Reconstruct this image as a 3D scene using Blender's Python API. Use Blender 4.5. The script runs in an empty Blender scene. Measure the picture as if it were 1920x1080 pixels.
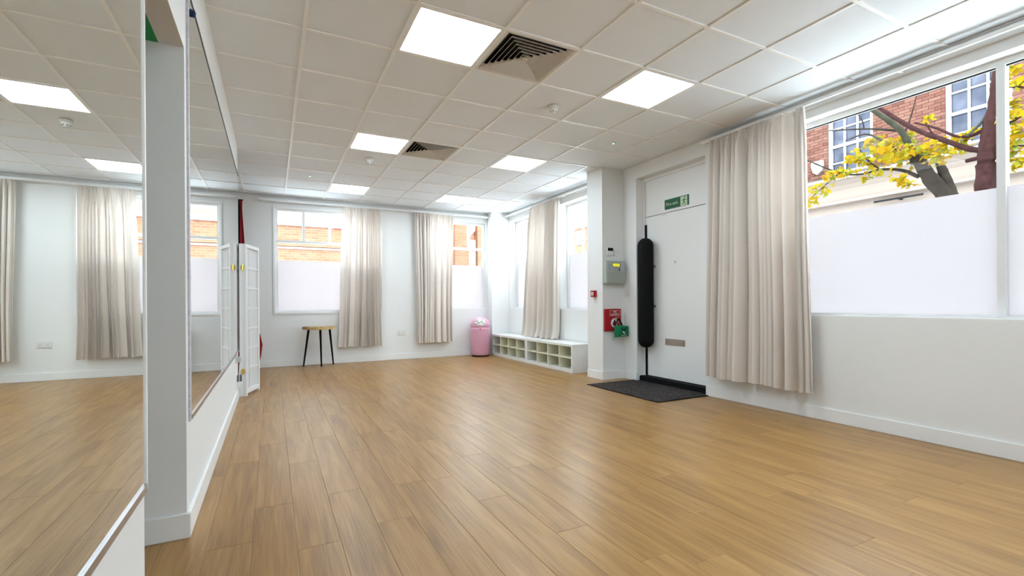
import bpy, bmesh, math, random
from mathutils import Vector, Matrix
random.seed(7)
sc = bpy.context.scene
C = sc.collection

# ------------------------------------------------------------------ camera, sky, exposure
XL, XR, YF, ZC = -0.352, 4.356, 8.908, 2.88      # left wall, right wall, far wall, ceiling
YB = -5.6                                        # end of the room behind the camera
cam_d = bpy.data.cameras.new('camera'); cam = bpy.data.objects.new('camera', cam_d); C.objects.link(cam)
cam_d.sensor_fit = 'HORIZONTAL'; cam_d.sensor_width = 36.0
cam_d.lens = 886.947 / 1920 * 36.0
cam_d.shift_y = 26.544 / 1920
cam_d.clip_start = 0.02; cam_d.clip_end = 300
cam.matrix_world = (Matrix.Translation((0, 0, 1.0627)) @ Matrix.Rotation(-0.4694, 4, 'Z')
                    @ Matrix.Rotation(math.pi / 2, 4, 'X') @ Matrix.Rotation(-0.0065, 4, 'Z'))
sc.camera = cam
w = bpy.data.worlds.new('overcast_sky'); sc.world = w; w.use_nodes = True
bg = w.node_tree.nodes['Background']
bg.inputs['Color'].default_value = (0.84, 0.93, 1.0, 1); bg.inputs['Strength'].default_value = 9.5
vs = sc.view_settings
vs.view_transform = 'Standard'; vs.look = 'None'; vs.gamma = 1.0; vs.use_curve_mapping = False
vs.exposure = 0.55
PANEL_POWER = 14.0

# ------------------------------------------------------------------ materials
MATS = {}
def new_mat(name):
    m = bpy.data.materials.new(name); m.use_nodes = True
    MATS[name] = m
    nt = m.node_tree; return m, nt, nt.nodes['Principled BSDF'], nt.nodes, nt.links
def paint(name, col, rough=0.6, var=0.03, scale=6.0, bump=0.0, bscale=200.0, metal=0.0, spec=0.4):
    m, nt, b, N, L = new_mat(name)
    b.inputs['Roughness'].default_value = rough; b.inputs['Metallic'].default_value = metal
    b.inputs['Specular IOR Level'].default_value = spec
    tc = N.new('ShaderNodeTexCoord'); nz = N.new('ShaderNodeTexNoise'); nz.inputs['Scale'].default_value = scale
    nz.inputs['Detail'].default_value = 4
    L.new(tc.outputs['Object'], nz.inputs['Vector'])
    mx = N.new('ShaderNodeMix'); mx.data_type = 'RGBA'
    mx.inputs['A'].default_value = (*[max(0, c * (1 - var)) for c in col], 1)
    mx.inputs['B'].default_value = (*[min(1, c * (1 + var)) for c in col], 1)
    L.new(nz.outputs['Fac'], mx.inputs['Factor']); L.new(mx.outputs['Result'], b.inputs['Base Color'])
    if bump:
        n2 = N.new('ShaderNodeTexNoise'); n2.inputs['Scale'].default_value = bscale
        L.new(tc.outputs['Object'], n2.inputs['Vector'])
        bp = N.new('ShaderNodeBump'); bp.inputs['Strength'].default_value = bump; bp.inputs['Distance'].default_value = 0.002
        L.new(n2.outputs['Fac'], bp.inputs['Height']); L.new(bp.outputs['Normal'], b.inputs['Normal'])
    return m
def emit(name, col, s):
    m, nt, b, N, L = new_mat(name)
    b.inputs['Base Color'].default_value = (*col, 1); b.inputs['Roughness'].default_value = 0.4
    nz = N.new('ShaderNodeTexNoise'); nz.inputs['Scale'].default_value = 3
    rp = N.new('ShaderNodeMapRange'); rp.inputs['To Min'].default_value = s * .98; rp.inputs['To Max'].default_value = s * 1.02
    L.new(nz.outputs['Fac'], rp.inputs['Value']); L.new(rp.outputs['Result'], b.inputs['Emission Strength'])
    b.inputs['Emission Color'].default_value = (*col, 1)
    return m

WALL = paint('white_wall_paint', (0.865, 0.875, 0.87), 0.65, 0.012, 2.0, 0.05, 150)
TRIM = paint('white_gloss_trim', (0.90, 0.905, 0.90), 0.35, 0.01, 4)
TILE = paint('ceiling_tile_white', (0.88, 0.93, 0.98), 0.85, 0.02, 220, 0.12, 500)
TEE = paint('ceiling_tee_white', (0.95, 0.955, 0.95), 0.4, 0.01, 5)
FRAME = paint('window_frame_white', (0.84, 0.85, 0.85), 0.3, 0.01, 5)
GASKET = paint('black_gasket', (0.02, 0.02, 0.025), 0.5, 0.1, 20)
DOORW = paint('white_door_paint', (0.89, 0.90, 0.89), 0.4, 0.01, 3)
BLACK = paint('matt_black', (0.006, 0.006, 0.007), 0.75, 0.1, 30, spec=.15)
STEEL = paint('brushed_steel', (0.55, 0.54, 0.55), 0.3, 0.1, 40, metal=1.0)
BRASS = paint('brass', (0.75, 0.55, 0.12), 0.3, 0.1, 30, metal=0.9)
GREEN = paint('green_paint', (0.02, 0.36, 0.10), 0.6, 0.05, 6)
PINK = paint('pink_enamel', (0.80, 0.42, 0.56), 0.28, 0.03, 3)
REDF = paint('dark_red_fabric', (0.33, 0.012, 0.02), 0.8, 0.3, 25, 0.3, 120)
SIGNG = paint('sign_green', (0.006, 0.115, 0.045), 0.5, 0.05, 30)
SIGNW = paint('sign_pale_green', (0.62, 0.78, 0.55), 0.5, 0.03, 30)
WHITEP = paint('white_plastic', (0.80, 0.80, 0.78), 0.4, 0.02, 20)
GREYP = paint('alarm_panel_grey_green', (0.40, 0.45, 0.40), 0.45, 0.03, 15)
DGREY = paint('dark_grey_plastic', (0.12, 0.13, 0.14), 0.45, 0.05, 30)
REDP = paint('red_plastic', (0.42, 0.012, 0.02), 0.45, 0.05, 10)
BAGG = paint('green_pouch_fabric', (0.006, 0.22, 0.09), 0.7, 0.2, 40, 0.3, 200)
CABW = paint('cabinet_white', (0.83, 0.83, 0.80), 0.4, 0.01, 6)
CABC = paint('cabinet_shelf_in_shadow', (0.80, 0.78, 0.60), 0.5, 0.01, 6)  # off-white yellowed with the warm shadow inside the cubbyholes
CABIN = paint('cabinet_back_in_shadow', (0.60, 0.56, 0.30), 0.6, 0.03, 6)  # cream darkened towards olive: the cubbyholes' warm shadow painted into the colour
SCRW = paint('screen_white', (0.82, 0.82, 0.83), 0.5, 0.01, 10)
LILAC = paint('mirror_edge_tape', (0.55, 0.55, 0.60), 0.5, 0.35, 60)
BLUE = paint('blue_clip', (0.005, 0.03, 0.12), 0.4, 0.1, 20)
LCD = emit('lcd_yellow', (0.85, 0.80, 0.05), 0.35)
PANEL = emit('light_panel', (0.77, 0.90, 1.0), PANEL_POWER)
LED = emit('green_led', (0.25, 1.0, 0.75), 3.0)
VENT = paint('vent_beige', (0.74, 0.71, 0.66), 0.5, 0.02, 10)
DARK = paint('dark_void', (0.01, 0.01, 0.01), 0.9, 0.1, 10)
CREAM = paint('cream_stucco', (0.195, 0.158, 0.136), 0.85, 0.04, 3, 0.2, 40, spec=.04)
LEAD = paint('grey_lead_flashing', (0.05, 0.055, 0.065), 0.6, 0.2, 6, spec=.04)
MORTAR = paint('mortar', (0.135, 0.105, 0.09), 0.95, 0.1, 12, spec=.04)
SASH = paint('sash_white', (0.28, 0.28, 0.295), 0.5, 0.02, 6, spec=.04)
PAVE = paint('street_paving', (0.66, 0.67, 0.68), 0.9, 0.15, 2, spec=.04)
BARKG = paint('grey_bark', (0.022, 0.017, 0.014), 0.9, 0.75, 9, 0.9, 30, spec=.04)
BARKM = paint('mossy_bark', (0.026, 0.026, 0.018), 0.9, 0.6, 12, 0.8, 40, spec=.04)
BARKR = paint('red_brown_bark', (0.024, 0.010, 0.0095), 0.85, 0.7, 16, 0.8, 60, spec=.04)
WHITEB = paint('white_render', (0.30, 0.29, 0.29), 0.8, 0.03, 2, spec=.04)
POLE = paint('pole_blue_grey', (0.16, 0.18, 0.22), 0.5, 0.1, 6)

def mirror_mat():
    m, nt, b, N, L = new_mat('mirror_silver')
    b.inputs['Metallic'].default_value = 1; b.inputs['Roughness'].default_value = 0.0
    nz = N.new('ShaderNodeTexNoise'); nz.inputs['Scale'].default_value = .6
    mx = N.new('ShaderNodeMix'); mx.data_type = 'RGBA'
    mx.inputs['A'].default_value = (.86, .89, .865, 1); mx.inputs['B'].default_value = (.88, .91, .885, 1)
    L.new(nz.outputs['Fac'], mx.inputs['Factor']); L.new(mx.outputs['Result'], b.inputs['Base Color'])
    return m
MIRROR = mirror_mat()

def glass_mat(name, tint, refl=1.0):
    m, nt, b, N, L = new_mat(name); N.remove(b)
    out = N['Material Output']; tr = N.new('ShaderNodeBsdfTransparent'); tr.inputs['Color'].default_value = (*tint, 1)
    gl = N.new('ShaderNodeBsdfGlossy'); gl.inputs['Roughness'].default_value = 0.01
    fr = N.new('ShaderNodeFresnel'); fr.inputs['IOR'].default_value = 1.45
    mu = N.new('ShaderNodeMath'); mu.operation = 'MULTIPLY'; mu.inputs[1].default_value = refl
    ms = N.new('ShaderNodeMixShader')
    L.new(fr.outputs['Fac'], mu.inputs[0]); L.new(mu.outputs['Value'], ms.inputs['Fac'])
    L.new(tr.outputs['BSDF'], ms.inputs[1]); L.new(gl.outputs['BSDF'], ms.inputs[2]); L.new(ms.outputs['Shader'], out.inputs['Surface'])
    return m
GLASS = glass_mat('clear_glass', (0.95, 0.97, 0.96), .08)

def cloth_mat(name, col, trans, thr, weave=900):
    m, nt, b, N, L = new_mat(name); N.remove(b); out = N['Material Output']
    df = N.new('ShaderNodeBsdfDiffuse'); tl = N.new('ShaderNodeBsdfTranslucent'); ms = N.new('ShaderNodeMixShader')
    tc = N.new('ShaderNodeTexCoord'); nz = N.new('ShaderNodeTexNoise'); nz.inputs['Scale'].default_value = 60
    L.new(tc.outputs['Object'], nz.inputs['Vector'])
    mx = N.new('ShaderNodeMix'); mx.data_type = 'RGBA'
    mx.inputs['A'].default_value = (*[c * .97 for c in col], 1); mx.inputs['B'].default_value = (*[min(1, c * 1.03) for c in col], 1)
    L.new(nz.outputs['Fac'], mx.inputs['Factor'])
    L.new(mx.outputs['Result'], df.inputs['Color']); tl.inputs['Color'].default_value = (*trans, 1)
    ms.inputs['Fac'].default_value = thr
    L.new(df.outputs['BSDF'], ms.inputs[1]); L.new(tl.outputs['BSDF'], ms.inputs[2]); L.new(ms.outputs['Shader'], out.inputs['Surface'])
    return m
CURTAIN = cloth_mat('oatmeal_curtain_cloth', (0.86, 0.785, 0.715), (0.74, 0.69, 0.66), 0.17)
FILM = cloth_mat('frosted_window_film', (0.80, 0.80, 0.83), (0.47, 0.445, 0.45), 0.85)
PAPER = cloth_mat('screen_paper', (0.80, 0.80, 0.81), (0.8, 0.8, 0.8), 0.2)

def plank_mat():
    m, nt, b, N, L = new_mat('oak_vinyl_plank')
    b.inputs['Roughness'].default_value = 0.33; b.inputs['Specular IOR Level'].default_value = 0.42
    ge = N.new('ShaderNodeNewGeometry'); oi = N.new('ShaderNodeObjectInfo')
    mul = N.new('ShaderNodeVectorMath'); mul.operation = 'MULTIPLY_ADD'
    mul.inputs[1].default_value = (9.0, .75, 1.0)
    cmb = N.new('ShaderNodeCombineXYZ')
    mm = N.new('ShaderNodeMath'); mm.operation = 'MULTIPLY'; mm.inputs[1].default_value = 57.0
    L.new(oi.outputs['Random'], mm.inputs[0]); L.new(mm.outputs['Value'], cmb.inputs['Z'])
    L.new(ge.outputs['Position'], mul.inputs[0]); L.new(cmb.outputs['Vector'], mul.inputs[2])
    n1 = N.new('ShaderNodeTexNoise'); n1.inputs['Scale'].default_value = 1.6; n1.inputs['Detail'].default_value = 6; n1.inputs['Distortion'].default_value = .9
    L.new(mul.outputs['Vector'], n1.inputs['Vector'])
    mul2 = N.new('ShaderNodeVectorMath'); mul2.operation = 'MULTIPLY_ADD'; mul2.inputs[1].default_value = (90.0, 2.2, 1.0)
    L.new(ge.outputs['Position'], mul2.inputs[0]); L.new(cmb.outputs['Vector'], mul2.inputs[2])
    n2 = N.new('ShaderNodeTexNoise'); n2.inputs['Scale'].default_value = 1.5; n2.inputs['Detail'].default_value = 5
    L.new(mul2.outputs['Vector'], n2.inputs['Vector'])
    add = N.new('ShaderNodeMath'); add.operation = 'MULTIPLY_ADD'; add.inputs[1].default_value = .45
    L.new(n2.outputs['Fac'], add.inputs[0]); 
    half = N.new('ShaderNodeMath'); half.operation = 'MULTIPLY'; half.inputs[1].default_value = .6
    L.new(n1.outputs['Fac'], half.inputs[0]); L.new(half.outputs['Value'], add.inputs[2])
    add2 = N.new('ShaderNodeMath'); add2.operation = 'MULTIPLY_ADD'; add2.inputs[1].default_value = .07
    L.new(oi.outputs['Random'], add2.inputs[0]); L.new(add.outputs['Value'], add2.inputs[2])
    cr = N.new('ShaderNodeValToRGB'); e = cr.color_ramp.elements
    e[0].position = .36; e[0].color = (0.200, 0.096, 0.024, 1)
    e[1].position = .80; e[1].color = (0.440, 0.250, 0.085, 1)
    x = e.new(.57); x.color = (0.322, 0.170, 0.048, 1)
    L.new(add2.outputs['Value'], cr.inputs['Fac']); L.new(cr.outputs['Color'], b.inputs['Base Color'])
    bp = N.new('ShaderNodeBump'); bp.inputs['Strength'].default_value = .12; bp.inputs['Distance'].default_value = .001
    L.new(n2.outputs['Fac'], bp.inputs['Height']); L.new(bp.outputs['Normal'], b.inputs['Normal'])
    return m
PLANK = plank_mat()

def mat_mat():
    m, nt, b, N, L = new_mat('door_mat_carpet'); b.inputs['Roughness'].default_value = .95; b.inputs['Specular IOR Level'].default_value = .1
    tc = N.new('ShaderNodeTexCoord'); nz = N.new('ShaderNodeTexNoise'); nz.inputs['Scale'].default_value = 55; nz.inputs['Detail'].default_value = 3
    L.new(tc.outputs['Object'], nz.inputs['Vector'])
    cr = N.new('ShaderNodeValToRGB'); e = cr.color_ramp.elements
    e[0].position = .38; e[0].color = (.012, .011, .011, 1); e[1].position = .68; e[1].color = (.10, .085, .08, 1)
    L.new(nz.outputs['Fac'], cr.inputs['Fac']); L.new(cr.outputs['Color'], b.inputs['Base Color'])
    bp = N.new('ShaderNodeBump'); bp.inputs['Strength'].default_value = .6; bp.inputs['Distance'].default_value = .004
    L.new(nz.outputs['Fac'], bp.inputs['Height']); L.new(bp.outputs['Normal'], b.inputs['Normal'])
    return m
MATC = mat_mat()

def wood_mat():
    m, nt, b, N, L = new_mat('live_edge_wood'); b.inputs['Roughness'].default_value = .5
    tc = N.new('ShaderNodeTexCoord'); wv = N.new('ShaderNodeTexWave'); wv.wave_type = 'RINGS'; wv.rings_direction = 'Z'
    wv.inputs['Scale'].default_value = 14; wv.inputs['Distortion'].default_value = 3
    L.new(tc.outputs['Object'], wv.inputs['Vector'])
    cr = N.new('ShaderNodeValToRGB'); e = cr.color_ramp.elements
    e[0].color = (.36, .24, .14, 1); e[1].color = (.62, .47, .30, 1)
    L.new(wv.outputs['Fac'], cr.inputs['Fac']); L.new(cr.outputs['Color'], b.inputs['Base Color'])
    return m
WOOD = wood_mat(); BARKE = paint('live_edge_bark', (0.62, 0.44, 0.20), 0.6, 0.4, 20, .5, 60)

def brick_tex(name, c1, c2, mo, scale, wide=.225, high=.075):
    m, nt, b, N, L = new_mat(name); b.inputs['Roughness'].default_value = .9; b.inputs['Specular IOR Level'].default_value = .04
    ge = N.new('ShaderNodeNewGeometry'); sp = N.new('ShaderNodeSeparateXYZ'); ad = N.new('ShaderNodeMath'); cb = N.new('ShaderNodeCombineXYZ')
    L.new(ge.outputs['Position'], sp.inputs['Vector']); L.new(sp.outputs['X'], ad.inputs[0]); L.new(sp.outputs['Y'], ad.inputs[1])
    L.new(ad.outputs['Value'], cb.inputs['X']); L.new(sp.outputs['Z'], cb.inputs['Y'])
    bt = N.new('ShaderNodeTexBrick'); bt.inputs['Color1'].default_value = (*c1, 1); bt.inputs['Color2'].default_value = (*c2, 1); bt.inputs['Mortar'].default_value = (*mo, 1)
    bt.inputs['Scale'].default_value = 1; bt.inputs['Brick Width'].default_value = wide; bt.inputs['Row Height'].default_value = high; bt.inputs['Mortar Size'].default_value = .008
    L.new(cb.outputs['Vector'], bt.inputs['Vector']); L.new(bt.outputs['Color'], b.inputs['Base Color'])
    return m
ORANGEB = brick_tex('orange_brickwork', (0.195, .080, .046), (.23, .108, .068), (.22, .135, .10), 1)

def rand_col(name, stops, rough=.9, trans=0.0):
    m, nt, b, N, L = new_mat(name); b.inputs['Roughness'].default_value = rough; b.inputs['Specular IOR Level'].default_value = .04
    ge = N.new('ShaderNodeNewGeometry'); cr = N.new('ShaderNodeValToRGB'); e = cr.color_ramp.elements
    e[0].position = stops[0][0]; e[0].color = (*stops[0][1], 1); e[1].position = stops[-1][0]; e[1].color = (*stops[-1][1], 1)
    for p, c in stops[1:-1]:
        x = e.new(p); x.color = (*c, 1)
    L.new(ge.outputs['Random Per Island'], cr.inputs['Fac']); L.new(cr.outputs['Color'], b.inputs['Base Color'])
    if trans:
        tl = N.new('ShaderNodeBsdfTranslucent'); ms = N.new('ShaderNodeMixShader'); ms.inputs['Fac'].default_value = trans
        L.new(cr.outputs['Color'], tl.inputs['Color']); L.new(b.outputs['BSDF'], ms.inputs[1]); L.new(tl.outputs['BSDF'], ms.inputs[2])
        L.new(ms.outputs['Shader'], N['Material Output'].inputs['Surface'])
    return m
BRICK = rand_col('red_brown_bricks', [(0, (.076, .031, .023)), (.35, (.10, .044, .033)), (.7, (.12, .06, .044)), (1, (.066, .028, .024))])
LEAF = rand_col('autumn_leaves', [(0, (.23, .12, .004)), (.4, (.245, .155, .005)), (.75, (.19, .165, .012)), (1, (.11, .135, .022))], .7, .35)

def sash_glass():
    m, nt, b, N, L = new_mat('dark_sash_glass'); b.inputs['Roughness'].default_value = .08; b.inputs['Specular IOR Level'].default_value = .22
    tc = N.new('ShaderNodeTexCoord'); nz = N.new('ShaderNodeTexNoise'); nz.inputs['Scale'].default_value = 2.5
    L.new(tc.outputs['Object'], nz.inputs['Vector']); cr = N.new('ShaderNodeValToRGB'); e = cr.color_ramp.elements
    e[0].position = .35; e[0].color = (.012, .015, .032, 1); e[1].position = .7; e[1].color = (.055, .06, .085, 1)
    L.new(nz.outputs['Fac'], cr.inputs['Fac']); L.new(cr.outputs['Color'], b.inputs['Base Color'])
    return m
SASHG = sash_glass()

# ------------------------------------------------------------------ mesh helpers
class MB:
    def __init__(s): s.v = []; s.f = []
    def add(s, vs_, fs):
        o = len(s.v); s.v += [tuple(p) for p in vs_]; s.f += [[i + o for i in f] for f in fs]; return s
    def box(s, x0, x1, y0, y1, z0, z1):
        p = [(x0, y0, z0), (x1, y0, z0), (x1, y1, z0), (x0, y1, z0), (x0, y0, z1), (x1, y0, z1), (x1, y1, z1), (x0, y1, z1)]
        return s.add(p, [(0, 3, 2, 1), (4, 5, 6, 7), (0, 1, 5, 4), (1, 2, 6, 5), (2, 3, 7, 6), (3, 0, 4, 7)])
    def tube(s, pts, radii, n=10, cap=True):
        pts = [Vector(p) for p in pts]; rings = []
        for i, p in enumerate(pts):
            a = pts[max(0, i - 1)]; b = pts[min(len(pts) - 1, i + 1)]; t = (b - a).normalized()
            u = t.cross(Vector((0, 0, 1)))
            if u.length < .05: u = t.cross(Vector((1, 0, 0)))
            u.normalize(); q = t.cross(u)
            rings.append([p + (u * math.cos(2 * math.pi * k / n) + q * math.sin(2 * math.pi * k / n)) * radii[i] for k in range(n)])
        vs_ = [v for r in rings for v in r]; fs = []
        for i in range(len(rings) - 1):
            for k in range(n): fs.append((i * n + k, i * n + (k + 1) % n, (i + 1) * n + (k + 1) % n, (i + 1) * n + k))
        if cap: fs.append(tuple(range(n))[::-1]); fs.append(tuple((len(rings) - 1) * n + k for k in range(n)))
        return s.add(vs_, fs)
    def lathe(s, prof, c, n=32):
        vs_ = []; fs = []
        for r, z in prof:
            for k in range(n):
                a = 2 * math.pi * k / n; vs_.append((c[0] + r * math.cos(a), c[1] + r * math.sin(a), c[2] + z))
        for i in range(len(prof) - 1):
            for k in range(n): fs.append((i * n + k, i * n + (k + 1) % n, (i + 1) * n + (k + 1) % n, (i + 1) * n + k))
        fs.append(tuple(range(n))[::-1]); fs.append(tuple((len(prof) - 1) * n + k for k in range(n)))
        return s.add(vs_, fs)
    def prism(s, poly, d0, d1, fn):
        n = len(poly); vs_ = [fn(a, b, d0) for a, b in poly] + [fn(a, b, d1) for a, b in poly]
        return s.add(vs_, [tuple(range(n)), tuple(range(2 * n - 1, n - 1, -1))] + [(i, (i + 1) % n, n + (i + 1) % n, n + i) for i in range(n)])
    def mesh(s, name, mat, smooth=False):
        me = bpy.data.meshes.new(name); me.from_pydata(s.v, [], s.f); me.validate(); 
        bm = bmesh.new(); bm.from_mesh(me); bmesh.ops.recalc_face_normals(bm, faces=bm.faces); bm.to_mesh(me); bm.free()
        me.materials.append(mat)
        if smooth: me.polygons.foreach_set('use_smooth', [True] * len(me.polygons))
        me.update(); return me
    def build(s, name, mat, parent=None, smooth=False, bevel=0.0, seg=2):
        o = bpy.data.objects.new(name, s.mesh(name, mat, smooth)); C.objects.link(o)
        if bevel:
            bm = bmesh.new(); bm.from_mesh(o.data); bmesh.ops.bevel(bm, geom=bm.edges[:], offset=bevel, segments=seg, affect='EDGES', clamp_overlap=True)
            bm.to_mesh(o.data); bm.free()
        if parent is not None: attach(o, parent)
        return o
def attach(o, p):
    o.parent = p
    if p.parent is None: o.matrix_parent_inverse = Matrix.Translation(-p.location)      # part meshes are laid out in room coordinates
def box(name, mat, x0, x1, y0, y1, z0, z1, parent=None, bevel=0.0):
    return MB().box(min(x0, x1), max(x0, x1), min(y0, y1), max(y0, y1), min(z0, z1), max(z0, z1)).build(name, mat, parent, bevel=bevel)
def thing(name, label, cat, loc=(0, 0, 0), group=None):
    o = bpy.data.objects.new(name, None); C.objects.link(o); o.location = loc; o.empty_display_size = .1
    return tag(o, label, cat, group)
def tag(o, label, cat, group=None, kind=None):
    o['label'] = label
    if cat: o['category'] = cat
    if group: o['group'] = group
    if kind: o['kind'] = kind
    return o
def struct(o, label=None):
    o['kind'] = 'structure'
    if label: o['label'] = label
    return o
def sempty(name, loc=(0, 0, 0), label=None):
    o = bpy.data.objects.new(name, None); C.objects.link(o); o.location = loc; o.empty_display_size = .1
    return struct(o, label)
def text_mesh(name, txt, size, mat, mw, parent, extrude=.0008, align='CENTER', bold=0.0):
    cu = bpy.data.curves.new(name + '_curve', 'FONT'); cu.body = txt; cu.size = size; cu.align_x = align; cu.align_y = 'CENTER'; cu.extrude = extrude; cu.offset = bold
    t = bpy.data.objects.new(name + '_tmp', cu); C.objects.link(t)
    me = bpy.data.meshes.new_from_object(t.evaluated_get(bpy.context.evaluated_depsgraph_get()))
    bpy.data.objects.remove(t); bpy.data.curves.remove(cu)
    me.transform(mw); me.materials.clear(); me.materials.append(mat)
    o = bpy.data.objects.new(name, me); C.objects.link(o); attach(o, parent); return o
def holes_boxes(a0, a1, z0, z1, holes):
    A = sorted({a0, a1, *[q for h in holes for q in h[:2]]}); Z = sorted({z0, z1, *[q for h in holes for q in h[2:]]})
    A = [a for a in A if a0 <= a <= a1]; Z = [z for z in Z if z0 <= z <= z1]
    for i in range(len(A) - 1):
        run = None
        for j in range(len(Z) - 1):
            am, zm = (A[i] + A[i + 1]) / 2, (Z[j] + Z[j + 1]) / 2
            hole = any(h[0] < am < h[1] and h[2] < zm < h[3] for h in holes)
            if hole:
                if run: yield (A[i], A[i + 1], *run); run = None
            else: run = (run[0] if run else Z[j], Z[j + 1])
        if run: yield (A[i], A[i + 1], *run)

# ------------------------------------------------------------------ floor
fl = sempty('floor', (0, 0, 0), 'light oak vinyl plank floor')
box('subfloor', PLANK, -2.2, XR + .25, YB - .2, .42, -.06, 0, fl)
box('screed', MORTAR, -2.2, XR + .25, .42, YF + .25, -.06, -.004, fl)
PW, PL = .1775, 1.22
pm = MB()
def plank_mesh():
    b = .0012; x0, x1, y0, y1 = 0, PW - .0008, 0, 1
    m_ = MB(); m_.add([(x0, y0, -.004), (x1, y0, -.004), (x1, y1, -.004), (x0, y1, -.004), (x0, y0, -.0008), (x1, y0, -.0008), (x1, y1, -.0008), (x0, y1, -.0008),
                       (x0 + b, y0 + b, 0), (x1 - b, y0 + b, 0), (x1 - b, y1 - b, 0), (x0 + b, y1 - b, 0)],
                      [(0, 1, 5, 4), (1, 2, 6, 5), (2, 3, 7, 6), (3, 0, 4, 7), (4, 5, 9, 8), (5, 6, 10, 9), (6, 7, 11, 10), (7, 4, 8, 11), (8, 9, 10, 11)])
    return m_.mesh('plank', PLANK)
pme = plank_mesh(); proto = bpy.data.objects.new('plank', pme)
first = True; NX = math.ceil((XR + .15 + 1.15) / PW)
for i in range(NX):
    x = -1.15 + i * PW; y = .42 - random.uniform(0, PL)
    while y < YF:
        a, b_ = max(y, .42), min(y + PL, YF + .01)
        if b_ - a > .02:
            o = proto if first else proto.copy(); first = False
            C.objects.link(o); o.location = (x, a, 0); o.scale = (1, (b_ - a) - .0008, 1); o.parent = fl
        y += PL

# ------------------------------------------------------------------ ceiling
ce = sempty('ceiling', (0, 0, 0), 'suspended ceiling of white square mineral tiles in a white grid')
box('ceiling_slab', TILE, -2.2, XR + .25, YB - .2, YF + .25, ZC + .22, ZC + .34, ce)
TX, TY, TS = .2024, 3.4173, .6
R0 = -5
box('plain_soffit', TILE, -2.2, XR + .01, YB - .2, TY + R0 * TS, ZC, ZC + .02, ce)
LIGHTS = [(1, -5), (4, -5), (1, -1), (4, -1), (1, 3), (4, 3), (1, 7), (4, 7)]  # first pair is unseen, added in the same grid rhythm to brighten the room
VENTS = [(2, -1), (2, 3)]
tm = MB().box(.0, 1, 0, 1, 0, .014).mesh('ceiling_tile', TILE); tp = bpy.data.objects.new('ceiling_tile', tm); first = True
cols = list(range(-3, 7)); rows = list(range(R0, 10))
for ci in cols:
    for r in rows:
        if (ci, r) in LIGHTS or (ci, r) in VENTS: continue
        x0, x1 = TX + ci * TS + .006, TX + (ci + 1) * TS - .006
        y0, y1 = TY + r * TS + .006, min(TY + (r + 1) * TS - .006, YF + .02)
        x1 = min(x1, XR + .02)
        if y1 - y0 < .02 or x1 - x0 < .02: continue
        o = tp if first else tp.copy(); first = False
        C.objects.link(o); o.location = (x0, y0, ZC + .008); o.scale = (x1 - x0, y1 - y0, 1); o.parent = ce
for ci in range(-3, 8):
    x = TX + ci * TS
    if x < XR: box('main_tee', TEE, x - .012, x + .012, TY + R0 * TS, YF, ZC, ZC + .0079, ce)
for r in range(R0, 10):
    y = TY + r * TS
    if y > YF: break
    for ci in range(-3, 8):
        x0, x1 = TX + ci * TS + .0121, min(TX + (ci + 1) * TS - .0121, XR)
        if x1 - x0 < .02 : continue
        box('cross_tee', TEE, x0, x1, y - .012, y + .012, ZC + .0002, ZC + .0079, ce)
# perimeter angle
box('edge_trim', TEE, XL, XR, YF - .02, YF, ZC - .002, ZC + .0035, ce)
box('edge_trim', TEE, XR - .02, XR, .4, YF - .02, ZC - .002, ZC + .0035, ce)

# ------------------------------------------------------------------ walls
def wall_x(name, y0, y1, xa, xb, z0, z1, holes, label):     # runs along x
    m_ = MB()
    for a, b, c_, d in holes_boxes(xa, xb, z0, z1, holes): m_.box(a, b, y0, y1, c_, d)
    return struct(m_.build(name, WALL), label)
def wall_y(name, x0, x1, ya, yb, z0, z1, holes, label):     # runs along y
    m_ = MB()
    for a, b, c_, d in holes_boxes(ya, yb, z0, z1, holes): m_.box(x0, x1, a, b, c_, d)
    return struct(m_.build(name, WALL), label)
ZT = ZC + .22
W1 = (.045, 1.815, .912, 2.685); W2 = (2.68, 3.935, .932, 2.685)
wall_x('wall_far', YF, YF + .25, -2.2, XR + .25, -.06, ZT, [W1, W2], 'white far wall with two curtained windows')
W3 = (-5.3, 2.98, .913, 2.712); W4 = (7.12, 8.70, .93, 2.712); W5 = (5.55, 6.80, .93, 2.712); DR = (3.76, 4.895, -.06, 2.705)
wall_y('wall_right', XR, XR + .25, YB, YF, -.06, ZT, [W3, W4, W5, DR], 'white right wall with door and large windows')
wall_x('wall_back', YB - .2, YB, -2.2, XR + .25, -.06, ZT, [], 'plain white wall at the end of the room')
wall_y('wall_left', XL - .22, XL, 2.60, 6.36, -.06, ZT, [], 'white partition wall carrying the second mirror')
wall_y('wall_near_left', XL - .22, XL, YB, 1.80, -.06, ZT, [], 'white near wall carrying the first mirror')
struct(MB().box(XL - .095, XL, 1.80, 2.60, 2.235, ZT).build('wall_lintel', WALL), 'white beam over the narrow opening between the two mirrors')
gs = struct(MB().box(XL - .75, XL - .0952, 1.80, 2.60, 2.235, ZT).build('trim_1', GREEN), 'green painted soffit inside the narrow opening')
wall_y('wall_alcove', -2.2, -2.0, YB, YF, -.06, ZT, [], 'white wall behind the partition')
PX, PY = 3.994, 5.159
struct(MB().box(PX, XR, PY, 5.50, -.06, ZT).build('wall_pillar', WALL), 'white boxed pillar beside the entrance door')
struct(MB().box(3.965, XR, 8.715, YF, -.06, ZT).build('wall_corner_column', WALL), 'white boxed column in the far right corner')

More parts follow.
